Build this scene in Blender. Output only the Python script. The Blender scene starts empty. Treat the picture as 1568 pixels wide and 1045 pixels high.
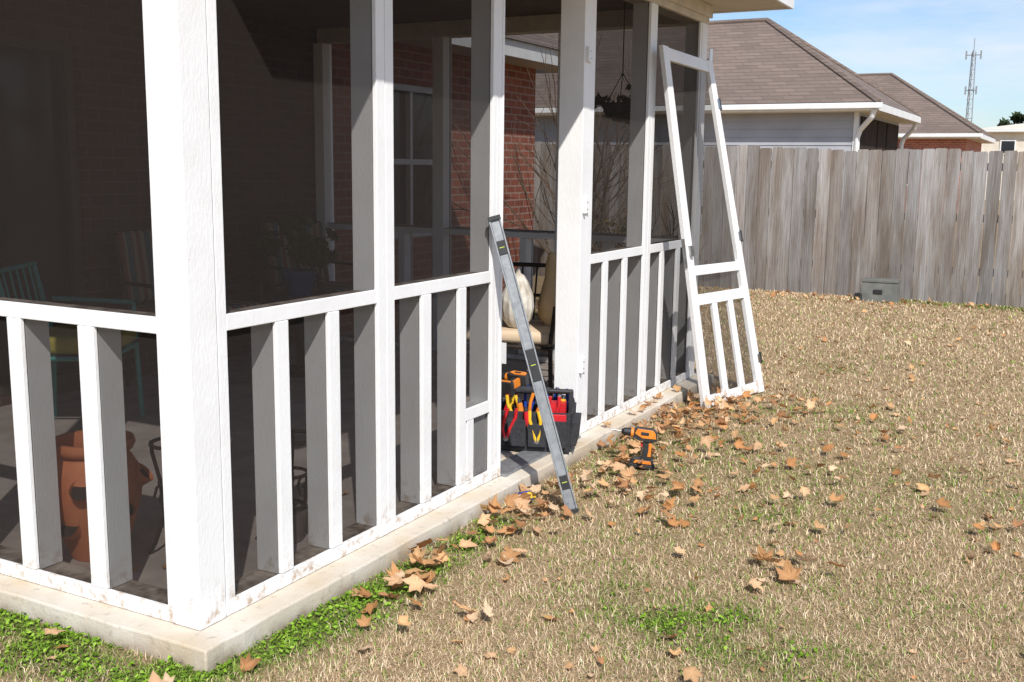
import bpy, bmesh, math, random
import numpy as np
from mathutils import Vector, Matrix, Euler
random.seed(7); rng=np.random.default_rng(11)
S=bpy.context.scene
S.view_settings.view_transform='Standard'; S.view_settings.look='None'; S.view_settings.exposure=0
COL=bpy.context.collection
GZ=-0.07

# ------------------------------------------------------------------ materials
def newmat(name):
    m=bpy.data.materials.new(name); m.use_nodes=True; nt=m.node_tree
    b=nt.nodes["Principled BSDF"]; return m,nt,b
def mixc(nt,fac,a,b,mode='MIX'):
    n=nt.nodes.new("ShaderNodeMix"); n.data_type='RGBA'; n.blend_type=mode
    for i,v in ((0,fac),(6,a),(7,b)):
        if isinstance(v,bpy.types.NodeSocket): nt.links.new(v,n.inputs[i])
        elif i==0: n.inputs[0].default_value=v
        else: n.inputs[i].default_value=(*v,1) if len(v)==3 else v
    return n.outputs[2]
def ramp(nt,src,p0,p1,c0=(0,0,0,1),c1=(1,1,1,1)):
    r=nt.nodes.new("ShaderNodeValToRGB"); r.color_ramp.elements[0].position=p0; r.color_ramp.elements[1].position=p1
    r.color_ramp.elements[0].color=c0; r.color_ramp.elements[1].color=c1
    nt.links.new(src,r.inputs[0]); return r.outputs[0]
def coords(nt,scale=(1,1,1),kind='Object'):
    tc=nt.nodes.new("ShaderNodeTexCoord"); mp=nt.nodes.new("ShaderNodeMapping"); mp.inputs['Scale'].default_value=scale
    nt.links.new(tc.outputs[kind],mp.inputs[0]); return mp.outputs[0]
def noise(nt,vec,scale,detail=4,rough=.55):
    n=nt.nodes.new("ShaderNodeTexNoise"); n.inputs['Scale'].default_value=scale; n.inputs['Detail'].default_value=detail; n.inputs['Roughness'].default_value=rough
    nt.links.new(vec,n.inputs['Vector']); return n.outputs[0]
def bump(nt,b,src,strength,dist=.01):
    n=nt.nodes.new("ShaderNodeBump"); n.inputs['Strength'].default_value=strength; n.inputs['Distance'].default_value=dist
    nt.links.new(src,n.inputs['Height']); nt.links.new(n.outputs[0],b.inputs['Normal'])
def simple(name,c1,c2=None,scale=12,rough=.6,bs=.2,bscale=60,metal=0,stretch=(1,1,1),spec=.5):
    m,nt,b=newmat(name); c2=c2 or tuple(x*.7 for x in c1)
    v=coords(nt,stretch); n=noise(nt,v,scale)
    nt.links.new(mixc(nt,ramp(nt,n,.35,.65),c1,c2),b.inputs['Base Color'])
    b.inputs['Roughness'].default_value=rough; b.inputs['Metallic'].default_value=metal
    b.inputs['Specular IOR Level'].default_value=spec
    if bs: bump(nt,b,noise(nt,v,bscale),bs,.004)
    return m

def m_paint():
    m,nt,b=newmat("white_paint"); v=coords(nt); g=nt.nodes.new("ShaderNodeNewGeometry"); sp=nt.nodes.new("ShaderNodeSeparateXYZ"); nt.links.new(g.outputs['Position'],sp.inputs[0])
    base=mixc(nt,ramp(nt,noise(nt,v,6,6),.4,.7),(.87,.87,.86),(.82,.815,.80))
    sp2=ramp(nt,noise(nt,v,45,3),.74,.79); base=mixc(nt,sp2,base,(.45,.38,.30))
    mr=nt.nodes.new("ShaderNodeMapRange"); mr.inputs[1].default_value=.16; mr.inputs[2].default_value=0; nt.links.new(sp.outputs[2],mr.inputs[0])
    mm=nt.nodes.new("ShaderNodeMath"); mm.operation='MULTIPLY'; nt.links.new(mr.outputs[0],mm.inputs[0]); nt.links.new(ramp(nt,noise(nt,v,22,6,.7),.5,.66),mm.inputs[1])
    base=mixc(nt,mm.outputs[0],base,(.42,.30,.19))
    nt.links.new(base,b.inputs['Base Color']); b.inputs['Roughness'].default_value=.5
    v2=coords(nt,(1,1,.35)); bump(nt,b,noise(nt,v2,110,5,.6),.5,.003); return m
PAINT=m_paint()
SILL=simple("dirty_sill_paint",(.50,.42,.34),(.13,.09,.065),14,.8,.4,70)
def m_concrete():
    m,nt,b=newmat("concrete"); v=coords(nt); g=nt.nodes.new("ShaderNodeNewGeometry"); sp=nt.nodes.new("ShaderNodeSeparateXYZ"); nt.links.new(g.outputs['Position'],sp.inputs[0])
    c=mixc(nt,ramp(nt,noise(nt,v,3,7),.38,.68),(.66,.61,.53),(.56,.45,.31))
    c=mixc(nt,ramp(nt,noise(nt,v,25,5),.58,.78),c,(.36,.31,.25))
    mr=nt.nodes.new("ShaderNodeMapRange"); mr.inputs[1].default_value=-.02; mr.inputs[2].default_value=-.07; nt.links.new(sp.outputs[2],mr.inputs[0])
    mm=nt.nodes.new("ShaderNodeMath"); mm.operation='MULTIPLY'; nt.links.new(mr.outputs[0],mm.inputs[0]); nt.links.new(ramp(nt,noise(nt,v,9,5),.3,.6),mm.inputs[1])
    c=mixc(nt,mm.outputs[0],c,(.24,.18,.12))
    nt.links.new(c,b.inputs['Base Color']); b.inputs['Roughness'].default_value=.9; bump(nt,b,noise(nt,v,90,8,.7),.5,.006); return m
CONC=m_concrete()
FLOOR=simple("porch_floor",(.50,.43,.38),(.36,.30,.26),5,.85,.2,80)
def m_screen(name,lo,hi,col):
    m=bpy.data.materials.new(name); m.use_nodes=True; nt=m.node_tree; nt.nodes.clear()
    o=nt.nodes.new("ShaderNodeOutputMaterial"); t=nt.nodes.new("ShaderNodeBsdfTransparent"); d=nt.nodes.new("ShaderNodeBsdfDiffuse"); mx=nt.nodes.new("ShaderNodeMixShader")
    d.inputs[0].default_value=(*col,1)
    v=coords(nt); n=noise(nt,v,2.5,3); r=nt.nodes.new("ShaderNodeMapRange"); r.inputs[3].default_value=lo; r.inputs[4].default_value=hi; nt.links.new(n,r.inputs[0])
    nt.links.new(r.outputs[0],mx.inputs[0]); nt.links.new(t.outputs[0],mx.inputs[1]); nt.links.new(d.outputs[0],mx.inputs[2]); nt.links.new(mx.outputs[0],o.inputs[0]); return m
SCREEN=m_screen("screen_mesh",.51,.60,(.036,.030,.027))
SCREEN2=m_screen("door_screen_mesh",.50,.60,(.06,.055,.05))
def m_brick(name,c1,c2,mo,na,nb):
    m,nt,b=newmat(name); tc=nt.nodes.new("ShaderNodeTexCoord"); s=nt.nodes.new("ShaderNodeSeparateXYZ"); nt.links.new(tc.outputs['Object'],s.inputs[0])
    a=nt.nodes.new("ShaderNodeMath"); nt.links.new(s.outputs[0],a.inputs[0]); nt.links.new(s.outputs[1],a.inputs[1])
    c=nt.nodes.new("ShaderNodeCombineXYZ"); nt.links.new(a.outputs[0],c.inputs[0]); nt.links.new(s.outputs[2],c.inputs[1])
    br=nt.nodes.new("ShaderNodeTexBrick"); nt.links.new(c.outputs[0],br.inputs['Vector'])
    br.inputs['Scale'].default_value=1; br.inputs['Brick Width'].default_value=.2; br.inputs['Row Height'].default_value=.075; br.inputs['Mortar Size'].default_value=.007
    br.inputs['Color1'].default_value=(*c1,1); br.inputs['Color2'].default_value=(*c2,1); br.inputs['Mortar'].default_value=(*mo,1)
    nt.links.new(mixc(nt,.3,br.outputs[0],mixc(nt,noise(nt,c.outputs[0],30),na,nb)),b.inputs['Base Color'])
    b.inputs['Roughness'].default_value=.9; bump(nt,b,br.outputs[1],-.6,.01); return m
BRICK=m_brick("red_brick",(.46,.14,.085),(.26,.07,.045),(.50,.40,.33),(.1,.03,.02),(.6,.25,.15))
BRICKIN=m_brick("red_brick_baked_shade",(.10,.046,.034),(.06,.03,.024),(.12,.095,.08),(.03,.012,.01),(.12,.06,.045))  # darker copy of the red brick, with the porch shade put into its colour
def m_shingle(name,c1,c2):
    m,nt,b=newmat(name); tc=nt.nodes.new("ShaderNodeTexCoord"); s=nt.nodes.new("ShaderNodeSeparateXYZ"); nt.links.new(tc.outputs['Object'],s.inputs[0])
    a=nt.nodes.new("ShaderNodeMath"); nt.links.new(s.outputs[0],a.inputs[0]); nt.links.new(s.outputs[1],a.inputs[1])
    c=nt.nodes.new("ShaderNodeCombineXYZ"); nt.links.new(a.outputs[0],c.inputs[0]); nt.links.new(s.outputs[2],c.inputs[1])
    br=nt.nodes.new("ShaderNodeTexBrick"); nt.links.new(c.outputs[0],br.inputs['Vector'])
    br.inputs['Scale'].default_value=1; br.inputs['Brick Width'].default_value=.45; br.inputs['Row Height'].default_value=.085; br.inputs['Mortar Size'].default_value=.01
    br.inputs['Color1'].default_value=(*c1,1); br.inputs['Color2'].default_value=(*c2,1); br.inputs['Mortar'].default_value=tuple(x*.6 for x in c2)+(1,)
    nt.links.new(mixc(nt,.35,br.outputs[0],mixc(nt,ramp(nt,noise(nt,tc.outputs['Object'],1.2,6),.3,.7),c2,c1)),b.inputs['Base Color'])
    b.inputs['Roughness'].default_value=.95; return m
SHINGLE=m_shingle("roof_shingles",(.22,.165,.135),(.14,.105,.085))
WHITETRIM=simple("white_trim",(.8,.8,.78),(.7,.7,.68),4,.5,.05)
BRONZE=simple('bronze_door_frame',(.10,.08,.065),(.07,.055,.045),6,.5,.05)
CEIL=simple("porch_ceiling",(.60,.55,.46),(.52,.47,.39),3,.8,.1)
CEILIN=simple('ceiling_shade_sheet',(.16,.13,.11),(.12,.10,.08),4,.8,.1)  # dark colour deepens the porch shade, on a sheet added below the pale ceiling
BEAM=simple("header_paint",(.62,.56,.46),(.52,.47,.39),8,.7,.2)
SIDING=simple("gray_siding",(.38,.39,.42),(.33,.34,.37),2,.7,.05)
TANWALL=simple("cream_siding",(.72,.66,.55),(.62,.56,.46),2,.8,.05)
DARKWALL=simple("recess_dark_fill",(.05,.035,.03),(.03,.025,.02),2,.95,0,spec=.1)
GLASS=simple("dark_window_glass",(.02,.023,.028),(.03,.035,.04),2,.08,0)
ALU=simple("aluminium",(.34,.355,.36),(.24,.25,.26),30,.45,.1,120,metal=.45)
BLACKP=simple("black_plastic",(.02,.02,.022),(.03,.03,.03),20,.45,.1)
DARKMETAL=simple("dark_iron",(.025,.022,.02),(.05,.035,.025),25,.5,.3,metal=.4)
FABRICK=simple("black_canvas",(.022,.022,.026),(.04,.04,.045),60,.9,.5,300)
RED=simple("red_plastic",(.60,.02,.03),(.5,.015,.02),20,.35,.05)
YEL=simple("yellow_plastic",(.80,.50,.03),(.7,.42,.02),20,.35,.05)
ORG=simple("orange_plastic",(.80,.26,.03),(.66,.19,.02),20,.35,.05)
BLUE=simple("blue_plastic",(.02,.06,.35),(.02,.05,.25),20,.35,.05)
TEAL=simple("teal_enamel",(.06,.36,.33),(.05,.28,.26),20,.5,.1)
STEEL=simple("steel",(.5,.5,.5),(.35,.35,.35),30,.3,.05,metal=1)
TERRA=simple("terracotta",(.66,.23,.10),(.50,.15,.06),7,.75,.25,50)
CUSHION=simple("beige_cushion",(.68,.53,.37),(.60,.46,.31),8,.95,.5,200)
GOURD=simple("white_gourd",(.74,.70,.62),(.42,.37,.30),12,.7,.4,60)
GOURD2=simple("tan_gourd",(.68,.50,.28),(.58,.40,.2),5,.6,.2,30)
PAPER=simple("paper",(.8,.8,.8),(.75,.75,.75),5,.8,0)
GREENBOX=simple("utility_plastic",(.17,.175,.155),(.12,.125,.115),8,.6,.2)
GALV=simple("galvanised_steel",(.35,.36,.37),(.28,.29,.3),8,.5,.1,metal=.5)
def m_stripe(name,a,b2,c):
    m,nt,b=newmat(name); v=coords(nt,(1,1,.0)); w=nt.nodes.new("ShaderNodeTexWave"); w.bands_direction='Y'; w.inputs['Scale'].default_value=5.; w.inputs['Distortion'].default_value=0; nt.links.new(v,w.inputs[0])
    w2=nt.nodes.new("ShaderNodeTexWave"); w2.bands_direction='Y'; w2.inputs['Scale'].default_value=2.1; nt.links.new(v,w2.inputs[0])
    x=mixc(nt,ramp(nt,w.outputs[1],.45,.55),a,b2); x=mixc(nt,ramp(nt,w2.outputs[1],.8,.85),x,c)
    nt.links.new(x,b.inputs['Base Color']); b.inputs['Roughness'].default_value=.95; return m
STRIPE=m_stripe("striped_fabric",(.32,.27,.2),(.22,.11,.07),(.08,.15,.17))
def m_attr(name,rough=.8,transl=.0,grain=None,bs=0):
    m,nt,b=newmat(name); a=nt.nodes.new("ShaderNodeAttribute"); a.attribute_name="Col"; c=a.outputs[0]
    if grain:
        v=coords(nt,grain[0]); c=mixc(nt,.85,c,ramp(nt,noise(nt,v,grain[1],6,.7),.32,.66,(.46,.42,.39,1),(1.25,1.25,1.25,1)),'MULTIPLY')
        v3=coords(nt,(3,3,.35)); c=mixc(nt,.9,c,ramp(nt,noise(nt,v3,2.6,5,.65),.40,.62,(1.05,1.05,1.05,1),(.68,.60,.53,1)),'MULTIPLY')
        if bs: bump(nt,b,noise(nt,v,grain[1]),bs,.006)
    nt.links.new(c,b.inputs['Base Color']); b.inputs['Roughness'].default_value=rough; b.inputs['Specular IOR Level'].default_value=.25
    if transl:
        o=nt.nodes["Material Output"]; t=nt.nodes.new("ShaderNodeBsdfTranslucent"); mx=nt.nodes.new("ShaderNodeMixShader"); mx.inputs[0].default_value=transl
        nt.links.new(c,t.inputs[0]); nt.links.new(b.outputs[0],mx.inputs[1]); nt.links.new(t.outputs[0],mx.inputs[2]); nt.links.new(mx.outputs[0],o.inputs[0])
    return m
def m_grass():
    m=bpy.data.materials.new("grass_blades"); m.use_nodes=True; nt=m.node_tree; nt.nodes.clear()
    o=nt.nodes.new("ShaderNodeOutputMaterial"); a=nt.nodes.new("ShaderNodeAttribute"); a.attribute_name="Col"; d=nt.nodes.new("ShaderNodeBsdfDiffuse")
    nt.links.new(a.outputs[0],d.inputs[0]); nt.links.new(d.outputs[0],o.inputs[0]); return m
GRASSM=m_grass(); LEAFM=m_attr("dry_leaf",.7,.2); FOLM=m_attr("foliage",.7,.2)
FENCEM=m_attr("weathered_wood",.9,0,((30,30,.5),5),.25)

# ------------------------------------------------------------------ mesh builder
class MB:
    def __init__(s): s.v=[];s.f=[];s.m=[];s.mats=[];s.M=Matrix()
    def mi(s,mat):
        if mat not in s.mats: s.mats.append(mat)
        return s.mats.index(mat)
    def add(s,vs,fs,mat):
        o=len(s.v); s.v+= [tuple(s.M@Vector(v)) for v in vs]; k=s.mi(mat)
        for f in fs: s.f.append(tuple(i+o for i in f)); s.m.append(k)
    def box(s,a,b,mat):
        x0,x1=sorted((a[0],b[0]));y0,y1=sorted((a[1],b[1]));z0,z1=sorted((a[2],b[2]))
        s.add([(x0,y0,z0),(x1,y0,z0),(x1,y1,z0),(x0,y1,z0),(x0,y0,z1),(x1,y0,z1),(x1,y1,z1),(x0,y1,z1)],
          [(0,3,2,1),(4,5,6,7),(0,1,5,4),(1,2,6,5),(2,3,7,6),(3,0,4,7)],mat)
    def taper(s,c,s0,s1,h,mat,off=(0,0)):
        x,y,z=c; a,b=s0[0]/2,s0[1]/2; d,e=s1[0]/2,s1[1]/2; ox,oy=off
        s.add([(x-a,y-b,z),(x+a,y-b,z),(x+a,y+b,z),(x-a,y+b,z),(x-d+ox,y-e+oy,z+h),(x+d+ox,y-e+oy,z+h),(x+d+ox,y+e+oy,z+h),(x-d+ox,y+e+oy,z+h)],
          [(0,3,2,1),(4,5,6,7),(0,1,5,4),(1,2,6,5),(2,3,7,6),(3,0,4,7)],mat)
    def cyl(s,p,q,r0,mat,r1=None,n=10,caps=True):
        p=Vector(p);q=Vector(q);r1=r0 if r1 is None else r1; d=(q-p)
        if d.length<1e-6: return
        d.normalize(); a=d.orthogonal().normalized(); b=d.cross(a)
        vs=[];fs=[]
        for i in range(n):
            t=2*math.pi*i/n; w=a*math.cos(t)+b*math.sin(t); vs.append(p+w*r0); vs.append(q+w*r1)
        for i in range(n):
            j=(i+1)%n; fs.append((2*i,2*j,2*j+1,2*i+1))
        if caps: fs.append(tuple(2*i for i in range(n))[::-1]); fs.append(tuple(2*i+1 for i in range(n)))
        s.add(vs,fs,mat)
    def tube(s,pts,r,mat,n=8):
        for a,b in zip(pts[:-1],pts[1:]): s.cyl(a,b,r,mat,n=n)
    def lathe(s,prof,c,mat,n=28,rib=0,nr=0):
        vs=[];fs=[]
        for (r,z) in prof:
            for i in range(n):
                t=2*math.pi*i/n; rr=r*(1+rib*abs(math.cos(nr*t/2))-rib) if rib else r
                vs.append((c[0]+rr*math.cos(t),c[1]+rr*math.sin(t),c[2]+z))
        for k in range(len(prof)-1):
            for i in range(n):
                j=(i+1)%n; fs.append((k*n+i,k*n+j,(k+1)*n+j,(k+1)*n+i))
        s.add(vs,fs,mat)
    def prism(s,prof,t0,t1,mat):
        n=len(prof); vs=[(x,t0,z) for x,z in prof]+[(x,t1,z) for x,z in prof]
        fs=[tuple(range(n)),tuple(range(2*n-1,n-1,-1))]+[(i,i+n,(i+1)%n+n,(i+1)%n) for i in range(n)]
        s.add(vs,fs,mat)
    def obj(s,name,parent=None,bevel=0,smooth=False,seg=2):
        me=bpy.data.meshes.new(name); me.from_pydata(s.v,[],s.f)
        for m in s.mats: me.materials.append(m)
        me.polygons.foreach_set("material_index",s.m)
        bm=bmesh.new(); bm.from_mesh(me); bmesh.ops.recalc_face_normals(bm,faces=bm.faces); bm.to_mesh(me); bm.free()
        if smooth:
            me.polygons.foreach_set("use_smooth",[True]*len(me.polygons)); 
            try: me.set_sharp_from_angle(angle=math.radians(40))
            except Exception: pass
        o=bpy.data.objects.new(name,me); COL.objects.link(o)
        if parent: o.parent=parent
        if bevel:
            md=o.modifiers.new("b",'BEVEL'); md.width=bevel; md.segments=seg; md.limit_method='ANGLE'; md.angle_limit=math.radians(40)
        return o
def empty(name):
    o=bpy.data.objects.new(name,None); COL.objects.link(o); o.empty_display_size=.2; return o

# ------------------------------------------------------------------ porch
porch=empty("screened_porch")
def wallmap(kind):
    if kind=='R': return lambda s,n,z:(n,s,z)
    if kind=='L': return lambda s,n,z:(-s,-n,z)
    if kind=='F': return lambda s,n,z:(-s,4.66+n,z)
ZR0,ZR1=.90,.95; ZT=2.33
def build_wall(kind,posts,mulls,pickets,rails,screens,sills,name):
    f=wallmap(kind); fr=MB(); st=MB(); sc=MB(); si=MB()
    def B(mb,s0,s1,n0,n1,z0,z1,mat): mb.box(f(s0,n0,z0),f(s1,n1,z1),mat)
    for (a,b,d) in posts: B(fr,a,b,-d,0,.003,ZT,PAINT)
    for (a,b) in mulls:
        m=(a+b)/2
        B(fr,a,m-.003,-.018,0,.003,ZT,PAINT); B(fr,m+.003,b,-.018,-.002,.003,ZT,PAINT)
        B(st,a+.004,b-.004,-.115,-.023,.003,ZT,PAINT)
    for (a,b) in pickets:
        j=random.uniform(-.002,.002)
        B(fr,a,b,-.018,-.001+j*.3,.052,ZR0-.001,PAINT); B(st,a+.003,b-.003,-.112,-.023,.046,ZR0-.006,PAINT)
    for (a,b) in rails:
        B(fr,a,b,-.018,-.004,ZR0,ZR1,PAINT); B(st,a,b,-.108,-.023,ZR0-.004,ZR1-.012,PAINT); B(si,a,b,-.110,-.0225,ZR1-.012,ZR1-.008,SILL)
    for (a,b) in sills:
        B(fr,a,b,-.018,-.003,.002,.05,PAINT); B(st,a,b,-.108,-.023,.004,.040,PAINT); B(si,a,b,-.112,-.0225,.040,.044,SILL)
    for (a,b,z0,z1) in screens:
        sc.add([f(a,-.0205,z0),f(b,-.0205,z0),f(b,-.0205,z1),f(a,-.0205,z1)],[(0,1,2,3)],SCREEN)
    fr.obj(name+"_trim",porch,.0025); st.obj(name+"_studs",porch,.002); si.obj(name+"_sill_tops",porch)
    if sc.v: sc.obj(name+"_screens",porch)
build_wall('R',[(2.722,2.80,.135)],[(.94,1.05),(3.63,3.74)],
  [(.38,.44),(.65,.71),(1.24,1.305),(1.52,1.58),(3.04,3.10),(3.32,3.38),(3.93,3.99),(4.22,4.28)],
  [(.16,.94),(1.05,1.795),(2.865,3.63),(3.74,4.52)],
  [(.115,1.86,.01,ZT),(2.80,4.56,.01,ZT)],
  [(.16,.94),(1.05,1.795),(2.865,3.63),(3.74,4.52)],"right_wall")
x=MB()
x.box((-.115,0,.002),(0,.115,ZT),PAINT)
x.obj("corner_post",porch,.004)
x=MB()
x.box((-.018,.121,.002),(-.004,.16,ZT),PAINT); x.box((-.105,.1155,.003),(-.023,.150,ZT),PAINT)
x.box((-.135,.004,.002),(-.1155,.018,ZT),PAINT); x.box((-.150,.023,.003),(-.1155,.105,ZT),PAINT)
x.box((-.115,1.80,.003),(-.023,1.872,ZT),PAINT); x.box((-.018,1.795,.003),(0,1.83,ZT),PAINT); x.box((-.120,1.8725,.003),(.004,1.885,ZT),PAINT)
x.box((-.018,1.833,.003),(-.002,1.872,ZT),PAINT)
x.box((-.018,2.803,.003),(-.003,2.865,ZT),PAINT)
x.box((-.115,2.801,.003),(-.023,2.86,ZT),PAINT)
x.box((-.018,1.582,.32),(-.0045,1.794,.372),PAINT); x.box((-.018,1.60,.052),(-.006,1.655,.319),PAINT); x.box((-.108,1.582,.325),(-.023,1.80,.36),PAINT)
x.box((-.1,1.70,.045),(-.026,1.79,.32),PAINT)
x.box((-.115,4.555,.003),(0,4.66,ZT),PAINT); x.box((-.018,4.52,.003),(-.003,4.552,ZT),PAINT)
x.box((-.13,-.003,ZT),(.004,4.67,2.449),BEAM); x.box((.0045,-.02,ZT+.04),(.02,4.69,2.447),BEAM)
x.box((-3.1,-.004,ZT),(-.1305,.13,2.449),BEAM); x.box((-3.1,4.54,ZT),(-.1305,4.672,2.449),BEAM)
x.box((-3.14,4.54,.003),(-3.05,4.66,ZT),PAINT)
x.obj("post_trim_and_header",porch,.0025)
h=MB()
for z in (.34,1.17,1.92):
    h.box((.001,2.735,z),(.010,2.80,z+.075),PAINT); h.cyl((.014,2.74,z),(.014,2.74,z+.075),.008,PAINT)
    h.cyl((.010,2.775,z+.02),(.0125,2.775,z+.02),.004,STEEL); h.cyl((.010,2.775,z+.055),(.0125,2.775,z+.055),.004,STEEL)
h.obj("hinge_plates",porch,.001)
build_wall('L',[],[(1.11,1.22),(2.1,2.21)],[(.40,.47),(.735,.80),(1.5,1.56),(1.8,1.86),(2.5,2.56),(2.8,2.86)],
  [(.135,1.11),(1.22,2.1),(2.21,3.14)],[(.12,3.14,.01,ZT)],[(.135,1.11),(1.22,2.1),(2.21,3.14)],"front_wall")
build_wall('F',[],[(.93,1.03),(1.95,2.05)],[(.3,.36),(.6,.66),(1.25,1.31),(1.6,1.66),(2.3,2.36),(2.7,2.76)],
  [(.12,.93),(1.03,1.95),(2.05,3.04)],[(.12,3.04,.01,ZT)],[(.12,.93),(1.03,1.95),(2.05,3.04)],"far_wall")
s=MB(); 
ys=list(np.linspace(-.09,4.78,60))
edge=[(.105+random.uniform(-.004,.004),y) for y in ys]
front=[(xx,-.09+random.uniform(-.004,.004)) for xx in np.linspace(-3.14,.06,40)]
out=front+edge+[(-3.14,4.78)]
n=len(out); vs=[(a,b,0) for a,b in out]+[(a+.006 if a>.09 else a,b-(.006 if b<-.08 else 0),-.25) for a,b in out]
s.add(vs,[tuple(range(n))]+[(i,(i+1)%n,(i+1)%n+n,i+n) for i in range(n)],CONC)
s.obj("concrete_slab",porch,.006)
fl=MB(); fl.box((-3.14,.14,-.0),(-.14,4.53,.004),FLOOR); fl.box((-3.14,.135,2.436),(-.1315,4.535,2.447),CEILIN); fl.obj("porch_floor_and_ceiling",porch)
th=MB(); th.box((-.10,1.89,.001),(.03,2.718,.012),ALU); th.obj("door_threshold",porch,.003)
rf=MB()
rf.box((-3.14,-.2,2.45),(.455,4.95,2.47),CEIL)
rf.box((.456,-.22,2.44),(.475,4.97,2.60),WHITETRIM); rf.box((-3.14,-.22,2.44),(.455,-.201,2.60),WHITETRIM); rf.box((-2.7,4.951,2.44),(.455,4.97,2.60),WHITETRIM)
rf.add([(.50,-.24,2.605),(.50,4.99,2.605),(-3.6,4.99,3.4),(-3.6,-.24,3.4)],[(0,1,2,3)],SHINGLE)
rf.add([(.475,-.215,2.602),(-3.6,-.215,3.39),(-3.6,-.215,2.602)],[(0,1,2)],TANWALL)
rf.add([(.475,4.965,2.602),(-3.6,4.965,3.39),(-3.6,4.965,2.602)],[(0,2,1)],TANWALL)
rf.obj("roof",porch)

# ------------------------------------------------------------------ our brick house
house=empty("brick_house")
w=MB(); wins=[(.5,2.3,0.05,2.1),(5.35,6.62,.75,2.12)]
X0,X1=-3.35,-3.15
yy=-5.0
for (a,b,z0,z1) in wins:
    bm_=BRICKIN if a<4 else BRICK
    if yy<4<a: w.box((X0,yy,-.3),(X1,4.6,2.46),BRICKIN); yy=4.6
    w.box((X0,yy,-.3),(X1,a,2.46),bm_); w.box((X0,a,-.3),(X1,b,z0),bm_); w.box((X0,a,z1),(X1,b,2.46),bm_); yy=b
w.box((X0,yy,-.3),(X1,8.4,2.46),BRICK); w.box((-9,8.2,-.3),(X0,8.4,2.46),BRICK); w.box((-9,-5,-.3),(X0,-4.8,2.46),BRICK)
w.obj("brick_walls",house)
w=MB()
for k,(a,b,z0,z1) in enumerate(wins):
    t=.06; TR=BRONZE if k==0 else WHITETRIM
    w.box((-3.24,a,z0),(-3.17,a+t,z1),TR); w.box((-3.24,b-t,z0),(-3.17,b,z1),TR)
    w.box((-3.24,a+t,z1-t),(-3.171,b-t,z1),TR); w.box((-3.24,a+t,z0),(-3.171,b-t,z0+t),TR)
    m=(a+b)/2; w.box((-3.235,m-.02,z0+t),(-3.18,m+.02,z1-t),TR)
    if k==1: zz=(z0+z1)/2; w.box((-3.235,a+t,zz-.025),(-3.175,b-t,zz+.025),TR)
    w.box((-3.26,a,z0),(-3.241,b,z1),GLASS)
w.obj("windows",house,.003)
w=MB()
w.box((-3.15,4.99,2.46),(-2.72,8.8,2.48),CEIL); w.box((-2.719,4.98,2.45),(-2.70,8.8,2.60),WHITETRIM); w.box((-9,8.78,2.45),(-2.72,8.8,2.6),WHITETRIM)
w.add([(-2.66,-5.3,2.605),(-2.66,8.84,2.605),(-8.5,8.84,5.2),(-8.5,-5.3,5.2)],[(0,1,2,3)],SHINGLE)
w.add([(-2.7,8.79,2.6),(-8.5,8.79,5.18),(-8.5,8.79,2.6)],[(0,1,2)],TANWALL)
w.obj("roof",house)

# ------------------------------------------------------------------ neighbour houses (hip roofs)
def hip_house(name,x0,x1,y0,y1,ze,zp,wallmat,siding=False,winlist=(),trim=WHITETRIM,ov=.45,roofm=None):
    e=empty(name); m=MB(); hw=(y1-y0)/2; ym=(y0+y1)/2; hip=hw
    V=[(x0,y0,ze),(x1,y0,ze),(x1,y1,ze),(x0,y1,ze),(x0+hip,ym,zp),(x1-hip,ym,zp)]
    m.add(V,[(0,1,5,4),(1,2,5),(2,3,4,5),(3,0,4)],roofm or SHINGLE)
    if not roofm: m.cyl(V[5],V[1],.07,SHINGLE,n=6); m.cyl(V[5],V[2],.07,SHINGLE,n=6); m.cyl(V[4],V[5],.07,SHINGLE,n=6)
    m.obj("roof",e)
    m=MB(); m.box((x0,y0-.02,ze-.17),(x1+.02,y0,ze-.01),trim); m.box((x1,y0,ze-.17),(x1+.02,y1,ze-.01),trim); m.box((x0+.02,y0+.0,ze-.18),(x1-.02,y1,ze-.165),CEIL)
    m.box((x0,y0-.12,ze-.13),(x1+.1,y0-.02,ze-.02),trim); m.obj("gutter_and_fascia",e,.01)
    a0,a1,b0,b1=x0+ov,x1-ov,y0+ov,y1-ov
    m=MB(); m.box((a0,b0,-.3),(a1,b1,ze-.175),wallmat)
    if siding:
        z=-.1
        while z<ze-.2:
            z2=min(z+.17,ze-.18); m.add([(a0-.0,b0-.025,z),(a1+.025,b0-.025,z),(a1+.025,b0-.006,z2),(a0,b0-.006,z2),(a0,b0-.006,z),(a1+.006,b0-.006,z)],[(0,1,2,3),(0,4,5,1)],wallmat); z+=.17
        m.box((a1-.08,b0-.04,-.1),(a1+.02,b0-.027,ze-.18),WHITETRIM)
    m.obj("walls",e)
    m=MB()
    for (kind,u0,u1,z0,z1,mt) in winlist:
        if kind=='f':
            m.box((u0,b0-.05,z0),(u1,b0-.028,z1),WHITETRIM); m.box((u0+.07,b0-.055,z0+.07),(u1-.07,b0-.051,z1-.07),mt)
        else:
            m.box((a1+.003,u0,z0),(a1+.03,u1,z1),mt)
    if m.v: m.obj("windows",e)
    return e
e=hip_house("neighbor_house",-19,-1.56,20.67,27.1,2.8,4.95,SIDING,True,[('s',21.35,23.3,-.1,2.55,DARKWALL),('s',23.45,24.6,-.1,2.55,DARKWALL),('s',24.75,26.5,-.1,2.55,DARKWALL)])  # flat dark side panels paint in the shade of a covered recess
m=MB()
for (px,py) in ((-1.62,20.72),(-1.62,26.9)):
    m.tube([(px,py-.05,2.66),(px-.05,py+.0,2.5),(px-.33,py+.33,2.25),(px-.38,py+.36,2.1),(px-.38,py+.36,0)],.055,WHITETRIM,8)
m.obj("downspouts",e)
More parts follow.
